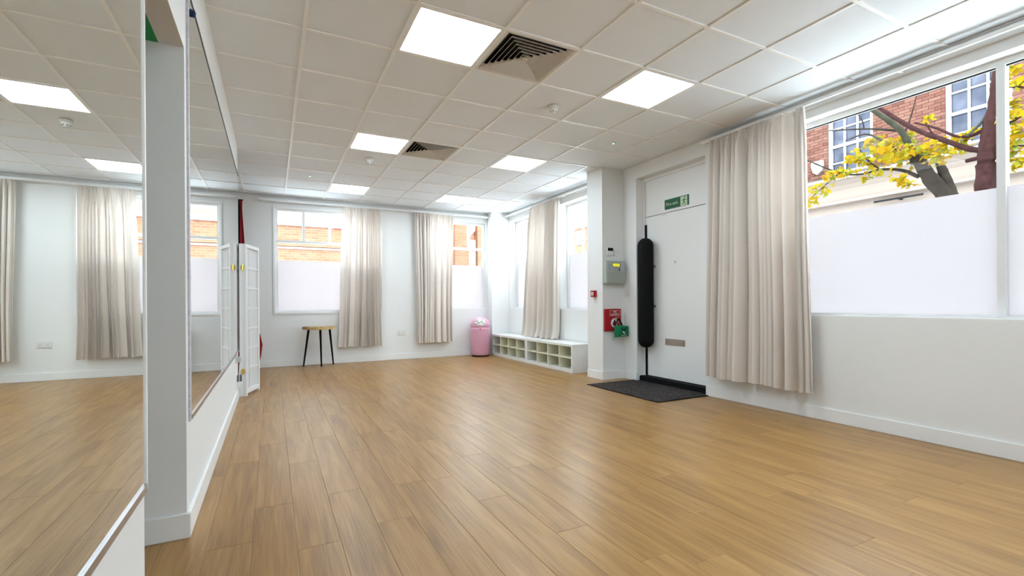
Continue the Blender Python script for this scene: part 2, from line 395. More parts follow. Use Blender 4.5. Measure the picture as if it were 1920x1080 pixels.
def bb(name, x0, x1, y0, y1, h=.112):
    return struct(box(name, TRIM, x0, x1, y0, y1, 0, h, bevel=.003), 'white skirting board')
bb('baseboard_far', -2.0, 3.95, YF - .015, YF)
bb('baseboard_right', XR - .015, XR, YB, 3.76)
bb('baseboard_right_door', XR - .015, XR, 4.895, PY - .015)
bb('baseboard_pillar_front', PX - .015, XR, PY - .015, PY)
bb('baseboard_pillar_side', PX - .015, PX, PY, 5.50)
bb('baseboard_left', XL, XL + .015, 2.6005, 6.36)
bb('baseboard_left_end', XL - .22, XL + .015, 2.585, 2.60)
bb('baseboard_left_near', XL, XL + .015, YB, 1.80)

# ------------------------------------------------------------------ windows
def window(name, axis, a0, a1, z0, z1, plane, label, tops=(), transom=None, fulls=(), film=1.80, fw=.045, gasket=False, sill=None):
    """axis 'x': runs along x in plane y=plane, outside is +y; axis 'y': runs along y in plane x=plane, outside is +x"""
    if axis == 'x': B = lambda n, m_, a, b, d0, d1, c_, d, p: box(n, m_, a, b, plane + d0, plane + d1, c_, d, p)
    else: B = lambda n, m_, a, b, d0, d1, c_, d, p: box(n, m_, plane + d0, plane + d1, a, b, c_, d, p)
    o = sempty(name, ((a0 + a1) / 2, plane, z0) if axis == 'x' else (plane, (a0 + a1) / 2, z0), label)
    D = .06
    B('frame_stile', FRAME, a0, a0 + fw, 0, D, z0, z1, o); B('frame_stile', FRAME, a1 - fw, a1, 0, D, z0, z1, o)
    B('frame_head', FRAME, a0 + fw, a1 - fw, 0, D, z1 - fw, z1, o); B('frame_foot', FRAME, a0 + fw, a1 - fw, 0, D, z0, z0 + fw * .7, o)
    ia, ib, ic, id_ = a0 + fw, a1 - fw, z0 + fw * .7, z1 - fw
    mw = .046
    if transom: B('transom', FRAME, ia, ib, -.004, D, transom - .022, transom + .022, o)
    for t in tops: B('glazing_bar', FRAME, t - .02, t + .02, 0, D, (transom or ic) + .022, id_, o)
    for t in fulls: B('mullion', FRAME, t - mw / 2, t + mw / 2, -.004, D, ic, id_, o)
    segs = sorted([ia, *fulls, ib])
    def pane(x0, x1, c_, d):
        g = B('pane', GLASS, x0, x1, .028, .034, c_, d, o)
        if c_ < film - .1: B('frosted_film', FILM, x0, x1, .0265, .0277, c_, min(film, d), g)
        if gasket:
            B('gasket', GASKET, x0, x1, .018, .027, d - .010, d, g)
    for i in range(len(segs) - 1):
        x0 = segs[i] + (mw / 2 if i else 0); x1 = segs[i + 1] - (mw / 2 if i < len(segs) - 2 else 0)
        if transom:
            pane(x0, x1, ic, transom - .022)
            ts = [x0] + [t for t in tops if x0 < t < x1] + [x1]
            for j in range(len(ts) - 1): pane(ts[j] + (.02 if j else 0), ts[j + 1] - (.02 if j < len(ts) - 2 else 0), transom + .022, id_)
        else: pane(x0, x1, ic, id_)
    if sill: B('sill', TRIM, a0 - .0, a1 + .0, sill, 0, z0 - .0, z0 + .014, o)
    return o
window('window_1', 'x', *W1, YF + .03, 'white window with four top lights and frosted lower glass beside the wooden stool',
       tops=(.495, .925, 1.36), transom=2.123, film=1.80, sill=-.03)
window('window_2', 'x', *W2, YF + .05, 'white window with top lights and frosted lower glass above the pink bin',
       tops=(3.12, 3.575), transom=2.15, film=1.815, sill=-.05)
window('window_3', 'y', *W3, XR + .115, 'large white framed window with frosted lower half looking out on a tree', fulls=(1.375, -.29, -1.95, -3.62), film=1.835, gasket=True, sill=-.115)  # unseen bays behind the camera carried on to bring in more daylight
window('window_4', 'y', *W4, XR + .15, 'white framed half frosted window at the far end above the shoe cabinets', film=1.87, sill=-.15)
window('window_5', 'y', *W5, XR + .15, 'white framed half frosted window partly hidden behind the pillar', film=1.87, sill=-.15)
# thin architrave around the first far window
ar = MB()
for a in ((W1[0] - .028, W1[0], W1[2] - .028, W1[3] + .028), (W1[1], W1[1] + .028, W1[2] - .028, W1[3] + .028), (W1[0], W1[1], W1[3], W1[3] + .028), (W1[0], W1[1], W1[2] - .028, W1[2])):
    ar.box(a[0], a[1], YF - .012, YF, a[2], a[3])
struct(ar.build('trim_2', TRIM), 'thin white architrave around the window by the stool')

# ------------------------------------------------------------------ door
dx = XR + .135
do = sempty('door_1', (dx, 4.32, 0), 'white entrance door with a letter plate, set back in the right wall')
box('door_leaf', DOORW, dx, dx + .045, 3.80, 4.868, .075, 2.185, do, bevel=.003)
box('transom_panel', DOORW, dx, dx + .045, 3.80, 4.868, 2.193, 2.665, do, bevel=.002)
box('door_jamb', TRIM, dx - .02, dx + .06, 4.868, 4.895, 0, 2.705, do); box('door_jamb', TRIM, dx - .02, dx + .06, 3.76, 3.80, 0, 2.705, do)
box('door_head', TRIM, dx - .02, dx + .06, 3.80, 4.868, 2.665, 2.705, do)
box('door_backing', BLACK, dx + .046, dx + .06, 3.80, 4.868, 0, 2.665, do)
box('threshold', BLACK, dx - .10, dx + .045, 3.765, 4.89, 0, .07, do, bevel=.004)
box('edge_seal', BLACK, dx - .012, dx - .0005, 4.836, 4.866, .075, 2.085, do)
cp = MB(); pr = []
for k in range(9): a = math.pi / 2 * k / 8; pr.append((.1 * math.sin(a) + .0005, .452 + .1 * (1 - math.cos(a))))
for k in range(9): a = math.pi / 2 * k / 8; pr.append((.1 * math.cos(a) + .0005, 1.795 + .1 * math.sin(a)))
eg = cp.lathe(pr, (dx - .103, 4.757, 0), 32).build('edge_guard', BLACK, do, smooth=True); eg['label'] = 'tall black round ended upright roll at the edge of the door'
lp = box('letter_plate', STEEL, dx - .008, dx, 4.19, 4.515, .505, .585, do, bevel=.003); box('letter_flap', STEEL, dx - .013, dx - .0085, 4.215, 4.49, .52, .57, lp, bevel=.002)
MB().tube([(dx - .008, 4.345, 1.553), (dx, 4.345, 1.553)], [.014, .014], 16).build('spyhole', STEEL, do)
for z in (1.52, 1.00): MB().tube([(dx - .03, 4.69, z), (dx, 4.69, z)], [.013, .013], 12).build('lock_knob', DGREY, do)
box('closer_catch', TRIM, dx - .012, dx, 4.50, 4.56, 2.168, 2.184, do)

# exit sign on the transom panel
sx = dx - .0005
sg = thing('exit_sign', 'green sign reading Fire exit with running figure above the door', 'sign', (sx, 4.31, 2.29))
box('board', SIGNG, sx - .006, sx, 4.118, 4.508, 2.228, 2.352, sg)
box('pictogram_panel', SIGNW, sx - .0072, sx - .0062, 4.140, 4.245, 2.231, 2.343, sg)
MW = Matrix.Translation((sx - .0072, 4.385, 2.288)) @ Matrix(((0, 0, -1, 0), (-1, 0, 0, 0), (0, 1, 0, 0), (0, 0, 0, 1)))
text_mesh('lettering', 'Fire exit', .058, SIGNW, MW, sg)
fig = MB(); S = lambda a, b, d: (sx - .0074 - d, 4.195 - a, 2.287 + b)
def limb(m_, pts, wd):
    for (a0, b0), (a1, b1) in zip(pts[:-1], pts[1:]):
        t = Vector((a1 - a0, b1 - b0)).normalized() * wd; n = (-t.y, t.x)
        m_.prism([(a0 + n[0], b0 + n[1]), (a1 + n[0], b1 + n[1]), (a1 - n[0], b1 - n[1]), (a0 - n[0], b0 - n[1])], 0, .0006, S)
limb(fig, [(.012, .022), (.002, -.01)], .009); limb(fig, [(.012, .024), (-.018, .014), (-.026, -.004)], .0035); limb(fig, [(.012, .02), (.03, .008), (.046, .012)], .0035)
limb(fig, [(.004, -.008), (.0, -.03), (-.03, -.036)], .0045); limb(fig, [(.004, -.01), (.022, -.028), (.026, -.052)], .0045)
fig.prism([(.018 + .010 * math.cos(k * .5236), .042 + .010 * math.sin(k * .5236)) for k in range(12)], 0, .0006, S)
fig.build('running_figure', SIGNG, sg)

# door mat
dm = thing('door_mat', 'dark grey flecked entrance mat on the floor in front of the door', 'mat', (3.97, 4.33, 0))
MB().prism([(3.60, 3.745), (4.335, 3.79), (4.335, 4.885), (3.995, 5.03), (3.60, 4.955)][0:0] + [(3.60, 3.735), (4.34, 3.735), (4.34, 3.77), (4.385, 3.77), (4.385, 4.885), (4.34, 4.885), (4.34, 4.955), (3.60, 4.955)], .0005, .009, lambda a, b, d: (a, b, d)).build('carpet', MATC, dm)
ed = MB()
for a in ((3.585, 3.60, 3.72, 4.97), (3.60, 4.34, 3.72, 3.735), (3.60, 4.34, 4.955, 4.97)): ed.box(a[0], a[1], a[2], a[3], .0005, .006)
ed.build('rubber_edge', BLACK, dm)

# ------------------------------------------------------------------ mirrors
def mirror(name, y0, y1, z0, z1, seams, label):
    t = thing(name, label, 'mirror', (XL, (y0 + y1) / 2, z0))
    ys = [y0, *seams, y1]
    for i in range(len(ys) - 1):
        box('mirror_pane', MIRROR, XL + .0005, XL + .006, ys[i] + .0008, ys[i + 1] - .0008, z0, z1, t)
    ch = MB(); ch.box(XL + .0005, XL + .012, y0, y1, z0 - .022, z0 - .0005)
    ch.build('bottom_channel', STEEL, t)
    return t
m1 = mirror('wall_mirror', -1.2, 1.785, .520, 2.62, (), 'tall frameless mirror on the near left wall reflecting the curtains')
box('edge_strip', TRIM, XL + .0005, XL + .010, 1.786, 1.80, .50, 2.62, m1)
m2 = mirror('wall_mirror', 2.69, 6.34, .540, 2.545, (4.42, 4.75), 'long frameless mirror on the partition wall beyond the narrow opening')
box('edge_tape', LILAC, XL + .0005, XL + .009, 2.655, 2.689, .515, 2.56, m2)
box('top_edge', DGREY, XL + .0005, XL + .009, 2.69, 6.34, 2.5455, 2.556, m2)
bc = MB().tube([(XL + .012, 2.815, 2.530), (XL + .013, 2.815, 2.512), (XL + .012, 2.815, 2.492)], [.004, .010, .007], 10).build('mirror_clip', BLUE, m2, smooth=True); bc['label'] = 'small dark blue clip at the top edge of the mirror'

# ------------------------------------------------------------------ ceiling lights, vents, detectors
LN = {(1, -5): 'square light panel added unseen behind the camera on the mirror side', (4, -5): 'square light panel added unseen behind the camera on the window side', (1, -1): 'large square light panel beside the nearest air vent, nearest the mirrors', (4, -1): 'square light panel nearest the large window with the tree',
      (1, 3): 'square ceiling light panel left of the smaller far air vent', (4, 3): 'ceiling light panel over the middle of the room right of the vents',
      (1, 7): 'far ceiling light panel above the window by the stool', (4, 7): 'far ceiling light panel above the pink bin corner'}
for (ci, r) in LIGHTS:
    x0, y0 = TX + ci * TS, TY + r * TS
    t = thing('ceiling_light', 'white ' + LN[(ci, r)], 'light', (x0 + .3, y0 + .3, ZC), 'recessed ceiling light panels')
    f_ = MB(); i0, i1, q = .013, .587, .028
    f_.box(x0 + i0, x0 + i1, y0 + i0, y0 + q, ZC + .0005, ZC + .03).box(x0 + i0, x0 + i1, y0 + .6 - q, y0 + i1, ZC + .0005, ZC + .03)
    f_.box(x0 + i0, x0 + q, y0 + q, y0 + .6 - q, ZC + .0005, ZC + .03).box(x0 + .6 - q, x0 + i1, y0 + q, y0 + .6 - q, ZC + .0005, ZC + .03)
    f_.build('frame', TEE, t)
    box('diffuser', PANEL, x0 + q, x0 + .6 - q, y0 + q, y0 + .6 - q, ZC + .006, ZC + .02, t)
for (ci, r), lb in zip(VENTS, ('square louvred air vent in the ceiling, the nearer and larger looking one', 'square louvred air vent in the ceiling, the farther one')):
    cx_, cy_ = TX + ci * TS + .3, TY + r * TS + .3
    t = thing('air_vent', lb, 'vent', (cx_, cy_, ZC), 'four way ceiling air vents')
    f_ = MB(); o_, i_ = .2875, .266
    def ring(m_, ro, zo, ri, zi):
        P = [(-1, -1), (1, -1), (1, 1), (-1, 1)]
        vs_ = [(cx_ + a * ro, cy_ + b * ro, zo) for a, b in P] + [(cx_ + a * ri, cy_ + b * ri, zi) for a, b in P] + [(cx_ + a * ro, cy_ + b * ro, zo + .003) for a, b in P] + [(cx_ + a * ri, cy_ + b * ri, zi + .003) for a, b in P]
        fs = []
        for k in range(4):
            n = (k + 1) % 4
            fs += [(k, n, 4 + n, 4 + k), (8 + k, 12 + k, 12 + n, 8 + n), (k, 8 + k, 8 + n, n), (4 + k, 4 + n, 12 + n, 12 + k)]
        m_.add(vs_, fs)
    ring(f_, o_, ZC - .001, i_, ZC + .004); f_.build('flange', VENT, t)
    for k in range(7):
        b_ = .262 - k * .036
        lv = MB(); ring(lv, b_, ZC + .002, b_ - .025, ZC + .030); lv.build('louvre', VENT, t)
    pc = MB(); pc.add([(cx_ - .02, cy_ - .02, ZC + .004), (cx_ + .02, cy_ - .02, ZC + .004), (cx_ + .02, cy_ + .02, ZC + .004), (cx_ - .02, cy_ + .02, ZC + .004), (cx_, cy_, ZC + .03)], [(0, 1, 2, 3), (0, 1, 4), (1, 2, 4), (2, 3, 4), (3, 0, 4)]); pc.build('centre_piece', VENT, t)
    bx_ = MB(); e = .285
    bx_.box(cx_ - e, cx_ + e, cy_ - e, cy_ + e, ZC + .12, ZC + .13).box(cx_ - e, cx_ - e + .005, cy_ - e, cy_ + e, ZC + .005, ZC + .12).box(cx_ + e - .005, cx_ + e, cy_ - e, cy_ + e, ZC + .005, ZC + .12).box(cx_ - e, cx_ + e, cy_ - e, cy_ - e + .005, ZC + .005, ZC + .12).box(cx_ - e, cx_ + e, cy_ + e - .005, cy_ + e, ZC + .005, ZC + .12)
    bx_.build('plenum_box', DARK, t)
for (x, y), lb in (((2.345, 3.75), 'round white smoke detector on the ceiling behind the nearer vent'), ((1.105, 6.13), 'small round white smoke detector between the two left light panels')):
    t = thing('smoke_detector', lb, 'smoke detector', (x, y, ZC), 'ceiling smoke detectors')
    MB().lathe([(.052, .003), (.052, -.012), (.046, -.02), (.001, -.02)], (x, y, ZC), 28).build('base', WHITEP, t, smooth=True)
    MB().lathe([(.040, -.02), (.043, -.034), (.030, -.044), (.026, -.060), (.012, -.066), (.001, -.066)], (x, y, ZC), 28).build('sensor_head', WHITEP, t, smooth=True)
    for k in range(6):
        a = k * 1.047; MB().box(-.004, .004, -.0015, .0015, -.056, -.044).build('vent_slot', DGREY, t)
        C.objects[-1] if False else None
        o = t.children[-1]; o.matrix_parent_inverse = Matrix(); o.location = (.0295 * math.cos(a), .0295 * math.sin(a), 0); o.rotation_euler = (0, 0, a + 1.571)
for (x, y), lb in (((3.50, 4.305), 'tiny green indicator light on the ceiling near the pillar'), ((.491, 7.31), 'tiny green indicator light on the ceiling towards the far window')):
    t = thing('indicator_light', lb, 'light', (x, y, ZC), 'green ceiling indicators')
    MB().lathe([(.022, .003), (.022, -.003), (.012, -.006), (.001, -.006)], (x, y, ZC), 20).build('bezel', WHITEP, t)
    MB().lathe([(.009, -.006), (.008, -.010), (.001, -.012)], (x, y, ZC), 14).build('lens', LED, t)

# ------------------------------------------------------------------ curtain tracks and curtains
def track(lab, axis, a0, a1, plane, z, name='curtain_track', board=True):
    if axis == 'x': B = lambda n, m_, a, b, d0, d1, c_, d, p, **k: box(n, m_, a, b, plane - d1, plane - d0, c_, d, p, **k)
    else: B = lambda n, m_, a, b, d0, d1, c_, d, p, **k: box(n, m_, plane - d1, plane - d0, a, b, c_, d, p, **k)
    t = thing(name, lab, 'curtain track', ((a0 + a1) / 2, plane, z) if axis == 'x' else (plane, (a0 + a1) / 2, z))
    B('batten', TRIM, a0, a1, .0005, .025, z - .005, z + .055, t, bevel=.003)
    B('rail', TRIM, a0, a1, .085, .115, z + .001, z + .028, t, bevel=.003)
    n = max(2, int((a1 - a0) / .9))
    for k in range(n + 1):
        a = a0 + .03 + (a1 - a0 - .06) * k / n
        B('bracket', TRIM, a - .012, a + .012, .0255, .084, z + .006, z + .024, t)
    return t
track('long white curtain track high on the far wall', 'x', -.20, 3.955, YF, 2.776)
track('white curtain track along the wall above the large tree window', 'y', -5.4, 3.72, XR, 2.795)
track('short white curtain track above the shoe cabinets', 'y', 5.52, 8.69, XR, 2.795)

def curtain(name, axis, top, bot, zt, zb, depth, seed, lab, folds, amp=.035, puddle=False, flare=None):
    rnd = random.Random(seed); nu, nv = folds * 14, 44
    ph = [rnd.uniform(0, 6.28) for _ in range(6)]; wts = [rnd.uniform(.45, 1.5) for _ in range(folds + 2)]; 
    cum = [0]
    for k in range(folds): cum.append(cum[-1] + rnd.choice((.45, .6, .8, 1.0, 1.5, 2.2)))
    def phase(u):
        q = u * cum[-1]
        for k in range(folds):
            if q <= cum[k + 1] + 1e-9: return k + (q - cum[k]) / (cum[k + 1] - cum[k])
        return folds
    t = thing(name, lab, 'curtain', ((top[0] + top[1]) / 2, depth, zb) if axis == 'x' else (depth, (top[0] + top[1]) / 2, zb), 'oatmeal linen curtains')
    vs_ = []
    for j in range(nv + 1):
        v = j / nv; v = v ** 1.3
        for i in range(nu + 1):
            u = i / nu; p = phase(u); k = int(min(p, folds - 1e-6)); fr = p - k
            w_ = math.sin(2 * math.pi * p); w2 = math.sin(4 * math.pi * p + ph[0]) * .25
            a_l = top[0] + (bot[0] - top[0]) * v ** .8; a_r = top[1] + (bot[1] - top[1]) * v ** .8
            pin = min(1, v / .05)
            A = amp * wts[k] * (.45 + .55 * pin) * (1 + .25 * v)
            dep = A * (w_ + w2) + amp * .5 * math.sin(6.28 * 1.5 * u + ph[1]) * v
            tight = amp * .35 * math.sin(2 * math.pi * p * 3 + ph[2]) * (1 - min(1, v / .09))
            a = a_l + (a_r - a_l) * u + .5 * amp * math.cos(2 * math.pi * p + ph[3]) * min(1, v * 5) * math.sin(math.pi * u) + .012 * math.sin(5 * v + ph[4] + 4 * u) * v
            z = zt + (zb - zt) * v
            if j == nv and not puddle: z += .006 * math.sin(2 * math.pi * p + ph[5])
            if puddle and v > .93:
                q = (v - .93) / .07; dep += -.035 * q * (1 + .5 * math.sin(9 * u + ph[5])); z = zb + (zt - zb) * .07 * (1 - q) * (1 - .35 * q) + .012 * q * (1 + math.sin(2 * math.pi * p * 2 + ph[0]))
            d_ = depth + dep + tight
            vs_.append((a, d_, z) if axis == 'x' else (d_, a, z))
    fs = [(j * (nu + 1) + i, j * (nu + 1) + i + 1, (j + 1) * (nu + 1) + i + 1, (j + 1) * (nu + 1) + i) for j in range(nv) for i in range(nu)]
    MB().add(vs_, fs).build('cloth', CURTAIN, t, smooth=True)
    # gathered heading tape
    hd = MB(); hv = []
    for i in range(nu + 1):
        u = i / nu; p = phase(u); a = top[0] + (top[1] - top[0]) * u; d_ = depth + amp * .5 * math.sin(2 * math.pi * p) + amp * .3 * math.sin(2 * math.pi * p * 3 + ph[2]) 
        for z in (zt - .002, zt + .032): hv.append((a, d_, z) if axis == 'x' else (d_, a, z))
    hd.add(hv, [(2 * i, 2 * i + 2, 2 * i + 3, 2 * i + 1) for i in range(nu)])
    hd.build('heading', CURTAIN, t, smooth=True)
    return t
curtain('curtain', 'x', (1.125, 1.765), (1.03, 1.80), 2.740, .285, YF - .10, 3, 'oatmeal curtain beside the wooden stool on the far wall', 11, .036)
curtain('curtain', 'x', (2.41, 3.19), (2.45, 3.15), 2.740, .305, YF - .10, 5, 'oatmeal curtain on the far wall left of the pink bin', 10, .042)
curtain('curtain', 'y', (6.66, 7.56), (6.75, 7.80), 2.760, .433, XR - .11, 9, 'oatmeal curtain trailing onto the shoe cabinet', 9, .044, puddle=True)
curtain('curtain', 'y', (2.585, 3.612), (2.535, 3.672), 2.760, .245, XR - .105, 12, 'large oatmeal curtain between the door and the tree window', 15, .050)

# ------------------------------------------------------------------ folding screen
fs_ = thing('folding_screen', 'white folding room divider standing at the end of the mirror', 'room divider', (-.29, 6.25, 0))
def panel(p0, p1, h, name='panel'):
    p0, p1 = Vector((*p0, 0)), Vector((*p1, 0)); L_ = (p1 - p0).length; t = (p1 - p0).normalized(); n = Vector((-t.y, t.x, 0)); th = .018
    def bx(m_, a0, a1, z0, z1, d0, d1):
        P = lambda a, d, z: tuple(p0 + t * a + n * d + Vector((0, 0, z)))
        m_.add([P(a0, d0, z0), P(a1, d0, z0), P(a1, d1, z0), P(a0, d1, z0), P(a0, d0, z1), P(a1, d0, z1), P(a1, d1, z1), P(a0, d1, z1)], [(0, 3, 2, 1), (4, 5, 6, 7), (0, 1, 5, 4), (1, 2, 6, 5), (2, 3, 7, 6), (3, 0, 4, 7)])
    fr = MB(); sw = .034
    bx(fr, 0, sw, .0, h, -th, th); bx(fr, L_ - sw, L_, .0, h, -th, th); bx(fr, sw, L_ - sw, h - .04, h, -th, th); bx(fr, sw, L_ - sw, .03, .075, -th, th)
    o = fr.build(name, SCRW, fs_)
    for k in range(6):
        z = .075 + (h - .115) * (k + 1) / 7; m_ = MB(); bx(m_, sw, L_ - sw, z - .009, z + .009, -.010, .010); m_.build('lattice_bar', SCRW, o)
    m_ = MB(); bx(m_, L_ * .33 - .007, L_ * .33 + .007, .075, h - .04, -.009, .009); m_.build('lattice_bar', SCRW, o)
    m_ = MB(); bx(m_, sw, L_ - sw, .075, h - .04, -.0012, .0012); m_.build('paper', PAPER, o)
    return o
SH = 1.755
panel((-.285, 6.240), (-.158, 6.660), SH); panel((-.317, 6.245), (-.332, 6.70), SH); panel((-.33, 6.72), (-.23, 7.16), SH)
for z in (1.48, .29): 
    MB().tube([(-.300, 6.225, z - .035), (-.300, 6.225, z + .035)], [.006, .006], 10).build('hinge', BRASS, fs_)
    h_ = fs_.children[-1]; box('hinge_plate', BRASS, -.318, -.282, 6.2305, 6.2335, z - .024, z + .024, h_)

# ------------------------------------------------------------------ red drape in the far left corner
rd = thing('red_drape', 'dark red fabric drape hanging in the far left corner behind the folding screen', 'drape', (-.5, YF - .1, 0))
vs_ = []; nu, nv = 60, 50
prof = [(0, -.420), (.05, -.425), (.3, -.385), (.55, -.33), (.72, -.27), (.80, -.175), (.86, -.142), (.93, -.165), (1, -.215)]
def interp(v):
    for (a, b), (c_, d) in zip(prof[:-1], prof[1:]):
        if v <= c_: return b + (d - b) * (v - a) / (c_ - a)
    return prof[-1][1]
for j in range(nv + 1):
    v = j / nv; xr_ = interp(v)
    for i in range(nu + 1):
        u = i / nu; x = -.78 + (xr_ + .78) * u
        y = YF - .10 + .035 * math.sin(22 * u + 2 * v) * (.5 + .5 * v) - .05 * math.sin(math.pi * u) * (.4 + v)
        vs_.append((x, min(y, YF - .022), 2.745 - v * 2.735))
MB().add(vs_, [(j * (nu + 1) + i, j * (nu + 1) + i + 1, (j + 1) * (nu + 1) + i + 1, (j + 1) * (nu + 1) + i) for j in range(nv) for i in range(nu)]).build('cloth', REDF, rd, smooth=True)
MB().tube([(-.80, YF - .07, 2.752), (-.41, YF - .07, 2.752)], [.009, .009], 10).build('hanging_rod', BLACK, rd)

dl_ = box('fold_shadow', BLACK, -.56, -.452, YF - .175, YF - .160, 1.2, 2.735, rd); dl_['label'] = 'black strip painted as the shadow at the left of the red drape'  # black strip standing in for the shadow on the drape's left folds
# ------------------------------------------------------------------ stool
st = thing('side_table', 'small oval side table with live edge wooden top and three black legs', 'table', (.71, 8.66, 0))
pts = []
for k in range(48):
    a = 2 * math.pi * k / 48; r = 1 + .03 * math.sin(3 * a + .6) + .018 * math.sin(7 * a) + .01 * math.sin(13 * a)
    pts.append((.708 + .258 * r * math.cos(a), 8.59 + .225 * r * math.sin(a)))
top = MB().prism(pts, .657, .678, lambda a, b, d: (a, b, d)).build('table_top', WOOD, st, bevel=0)
pe = [(.708 + (a - .708) * 1.014, 8.59 + (b - 8.59) * 1.014) for a, b in pts]
MB().prism(pe, .628, .666, lambda a, b, d: (a, b, d)).build('bark_edge', BARKE, top)
for (ax, ay), (bx_, by_) in (((.545, 8.64), (.467, 8.72)), ((.716, 8.50), (.736, 8.56)), ((.878, 8.65), (.945, 8.74))):
    MB().tube([(ax, ay, .628), (bx_, by_, .0)], [.019, .012], 14).build('leg', BLACK, st, smooth=True)

# ------------------------------------------------------------------ pink bin
bn = thing('waste_bin', 'pink dome topped push bin in the corner beside the shoe cabinet', 'bin', (3.71, 8.60, 0)); bc_ = (3.71, 8.62, 0)
bc_ = (3.68, 8.655, 0)
MB().lathe([(.165, .0), (.172, .004), (.172, .022), (.165, .024)], bc_, 40).build('base_ring', BLACK, bn, smooth=True)
MB().lathe([(.168, .0245), (.176, .05), (.193, .35), (.197, .53), (.197, .575), (.190, .578)], bc_, 48).build('body', PINK, bn, smooth=True)
dm_ = [(.198, .579), (.198, .60)]
for k in range(1, 13): a = math.pi / 2 * k / 12; dm_.append((.198 * math.cos(a) + .0005, .60 + .178 * math.sin(a)))
dome = MB().lathe(dm_, bc_, 48).build('dome_lid', PINK, bn, smooth=True)
# push flap on the camera side of the dome, a polished patch just proud of it
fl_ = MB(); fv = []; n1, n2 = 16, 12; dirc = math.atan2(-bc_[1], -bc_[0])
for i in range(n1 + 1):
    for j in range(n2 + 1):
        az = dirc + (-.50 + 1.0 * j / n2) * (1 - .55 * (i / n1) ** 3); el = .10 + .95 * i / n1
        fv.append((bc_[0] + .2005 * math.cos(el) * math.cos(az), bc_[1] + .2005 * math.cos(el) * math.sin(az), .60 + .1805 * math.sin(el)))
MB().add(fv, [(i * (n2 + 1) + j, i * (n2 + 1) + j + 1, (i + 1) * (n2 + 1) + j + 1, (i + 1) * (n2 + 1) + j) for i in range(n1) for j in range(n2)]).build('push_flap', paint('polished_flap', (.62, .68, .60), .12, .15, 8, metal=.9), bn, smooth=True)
u_ = Vector((math.cos(dirc), math.sin(dirc), 0))
MB().tube([Vector(bc_) + u_ * .195 + Vector((0, 0, .545)), Vector(bc_) + u_ * .204 + Vector((0, 0, .545))], [.012, .012], 14).build('badge', REDP, bn)

# ------------------------------------------------------------------ shoe cabinets
def cabinet(y0, y1, lab):
    x0, x1, h = 3.955, XR - .02, .425; t = thing('shoe_cabinet', lab, 'cabinet', ((x0 + x1) / 2, (y0 + y1) / 2, 0), 'white cubby shoe cabinets')
    fr = .036
    box('top_board', CABW, x0, x1, y0, y1, h - fr, h, t, bevel=.002); box('bottom_board', CABW, x0, x1, y0, y1, .0, .05, t, bevel=.002)
    box('side_board', CABW, x0, x1, y0, y0 + fr, .0505, h - fr - .0005, t); box('side_board', CABW, x0, x1, y1 - fr, y1, .0505, h - fr - .0005, t)
    box('back_panel', CABIN, x1 - .012, x1, y0 + fr, y1 - fr, .0505, h - fr - .0005, t)
    zm = (.05 + h - fr) / 2
    box('shelf', CABC, x0 + .004, x1 - .0125, y0 + fr + .0005, y1 - fr - .0005, zm - .007, zm + .007, t)
    for k in (1, 2, 3):
        y = y0 + fr + (y1 - y0 - 2 * fr) * k / 4
        for a, b_ in ((.0505, zm - .0075), (zm + .0075, h - fr - .0005)): box('divider', CABC, x0 + .004, x1 - .0125, y - .007, y + .007, a, b_, t)
    return t
cabinet(5.835, 7.270, 'white low shoe cabinet with cubbyholes nearer the pillar'); cabinet(7.275, 8.705, 'white low shoe cabinet with cubbyholes beside the pink bin')

# ------------------------------------------------------------------ wall fittings
def plate(name, lab, x0, x1, y0, y1, z0, z1, cat, m_=WHITEP): 
    t = thing(name, lab, cat, ((x0 + x1) / 2, (y0 + y1) / 2, z0)); box('face_plate', m_, x0, x1, y0, y1, z0, z1, t, bevel=.003); return t
so = plate('wall_socket', 'white double wall socket between the two far curtains', 2.090, 2.245, YF - .011, YF - .0003, .46, .545, 'socket')
for x in (2.128, 2.207):
    for a, b_, hh in ((0, .012, .004), (-.011, -.010, .003), (.011, -.010, .003)):
        box('socket_hole', DGREY, x + a - .003, x + a + .003, YF - .0118, YF - .0112, .50 + b_ - hh, .50 + b_ + hh, so)
    box('socket_switch', TRIM, x - .006, x + .006, YF - .014, YF - .0112, .522, .536, so)
s2 = plate('wall_socket', 'white socket with grey plug low on the wall under the mirror end', XL + .0003, XL + .011, 5.80, 5.95, .425, .51, 'socket')
box('plug', paint('plug_grey', (.55, .56, .57), .5), XL + .0115, XL + .05, 5.83, 5.885, .44, .495, s2, bevel=.004); box('plug', WHITEP, XL + .0115, XL + .045, 5.895, 5.94, .44, .49, s2, bevel=.004)
MB().tube([(XL + .04, 5.86, .44), (XL + .035, 5.87, .38), (XL + .03, 5.92, .28), (XL + .025, 6.00, .21)], [.004] * 4, 8).build('flex', WHITEP, s2, smooth=True)
s3 = plate('junction_box', 'small grey box with cable low on the wall behind the screen edge', XL + .0003, XL + .045, 6.05, 6.13, .20, .27, 'box', DGREY)
box('adapter', WHITEP, XL + .0003, XL + .05, 5.97, 6.045, .15, .20, s3, bevel=.004)

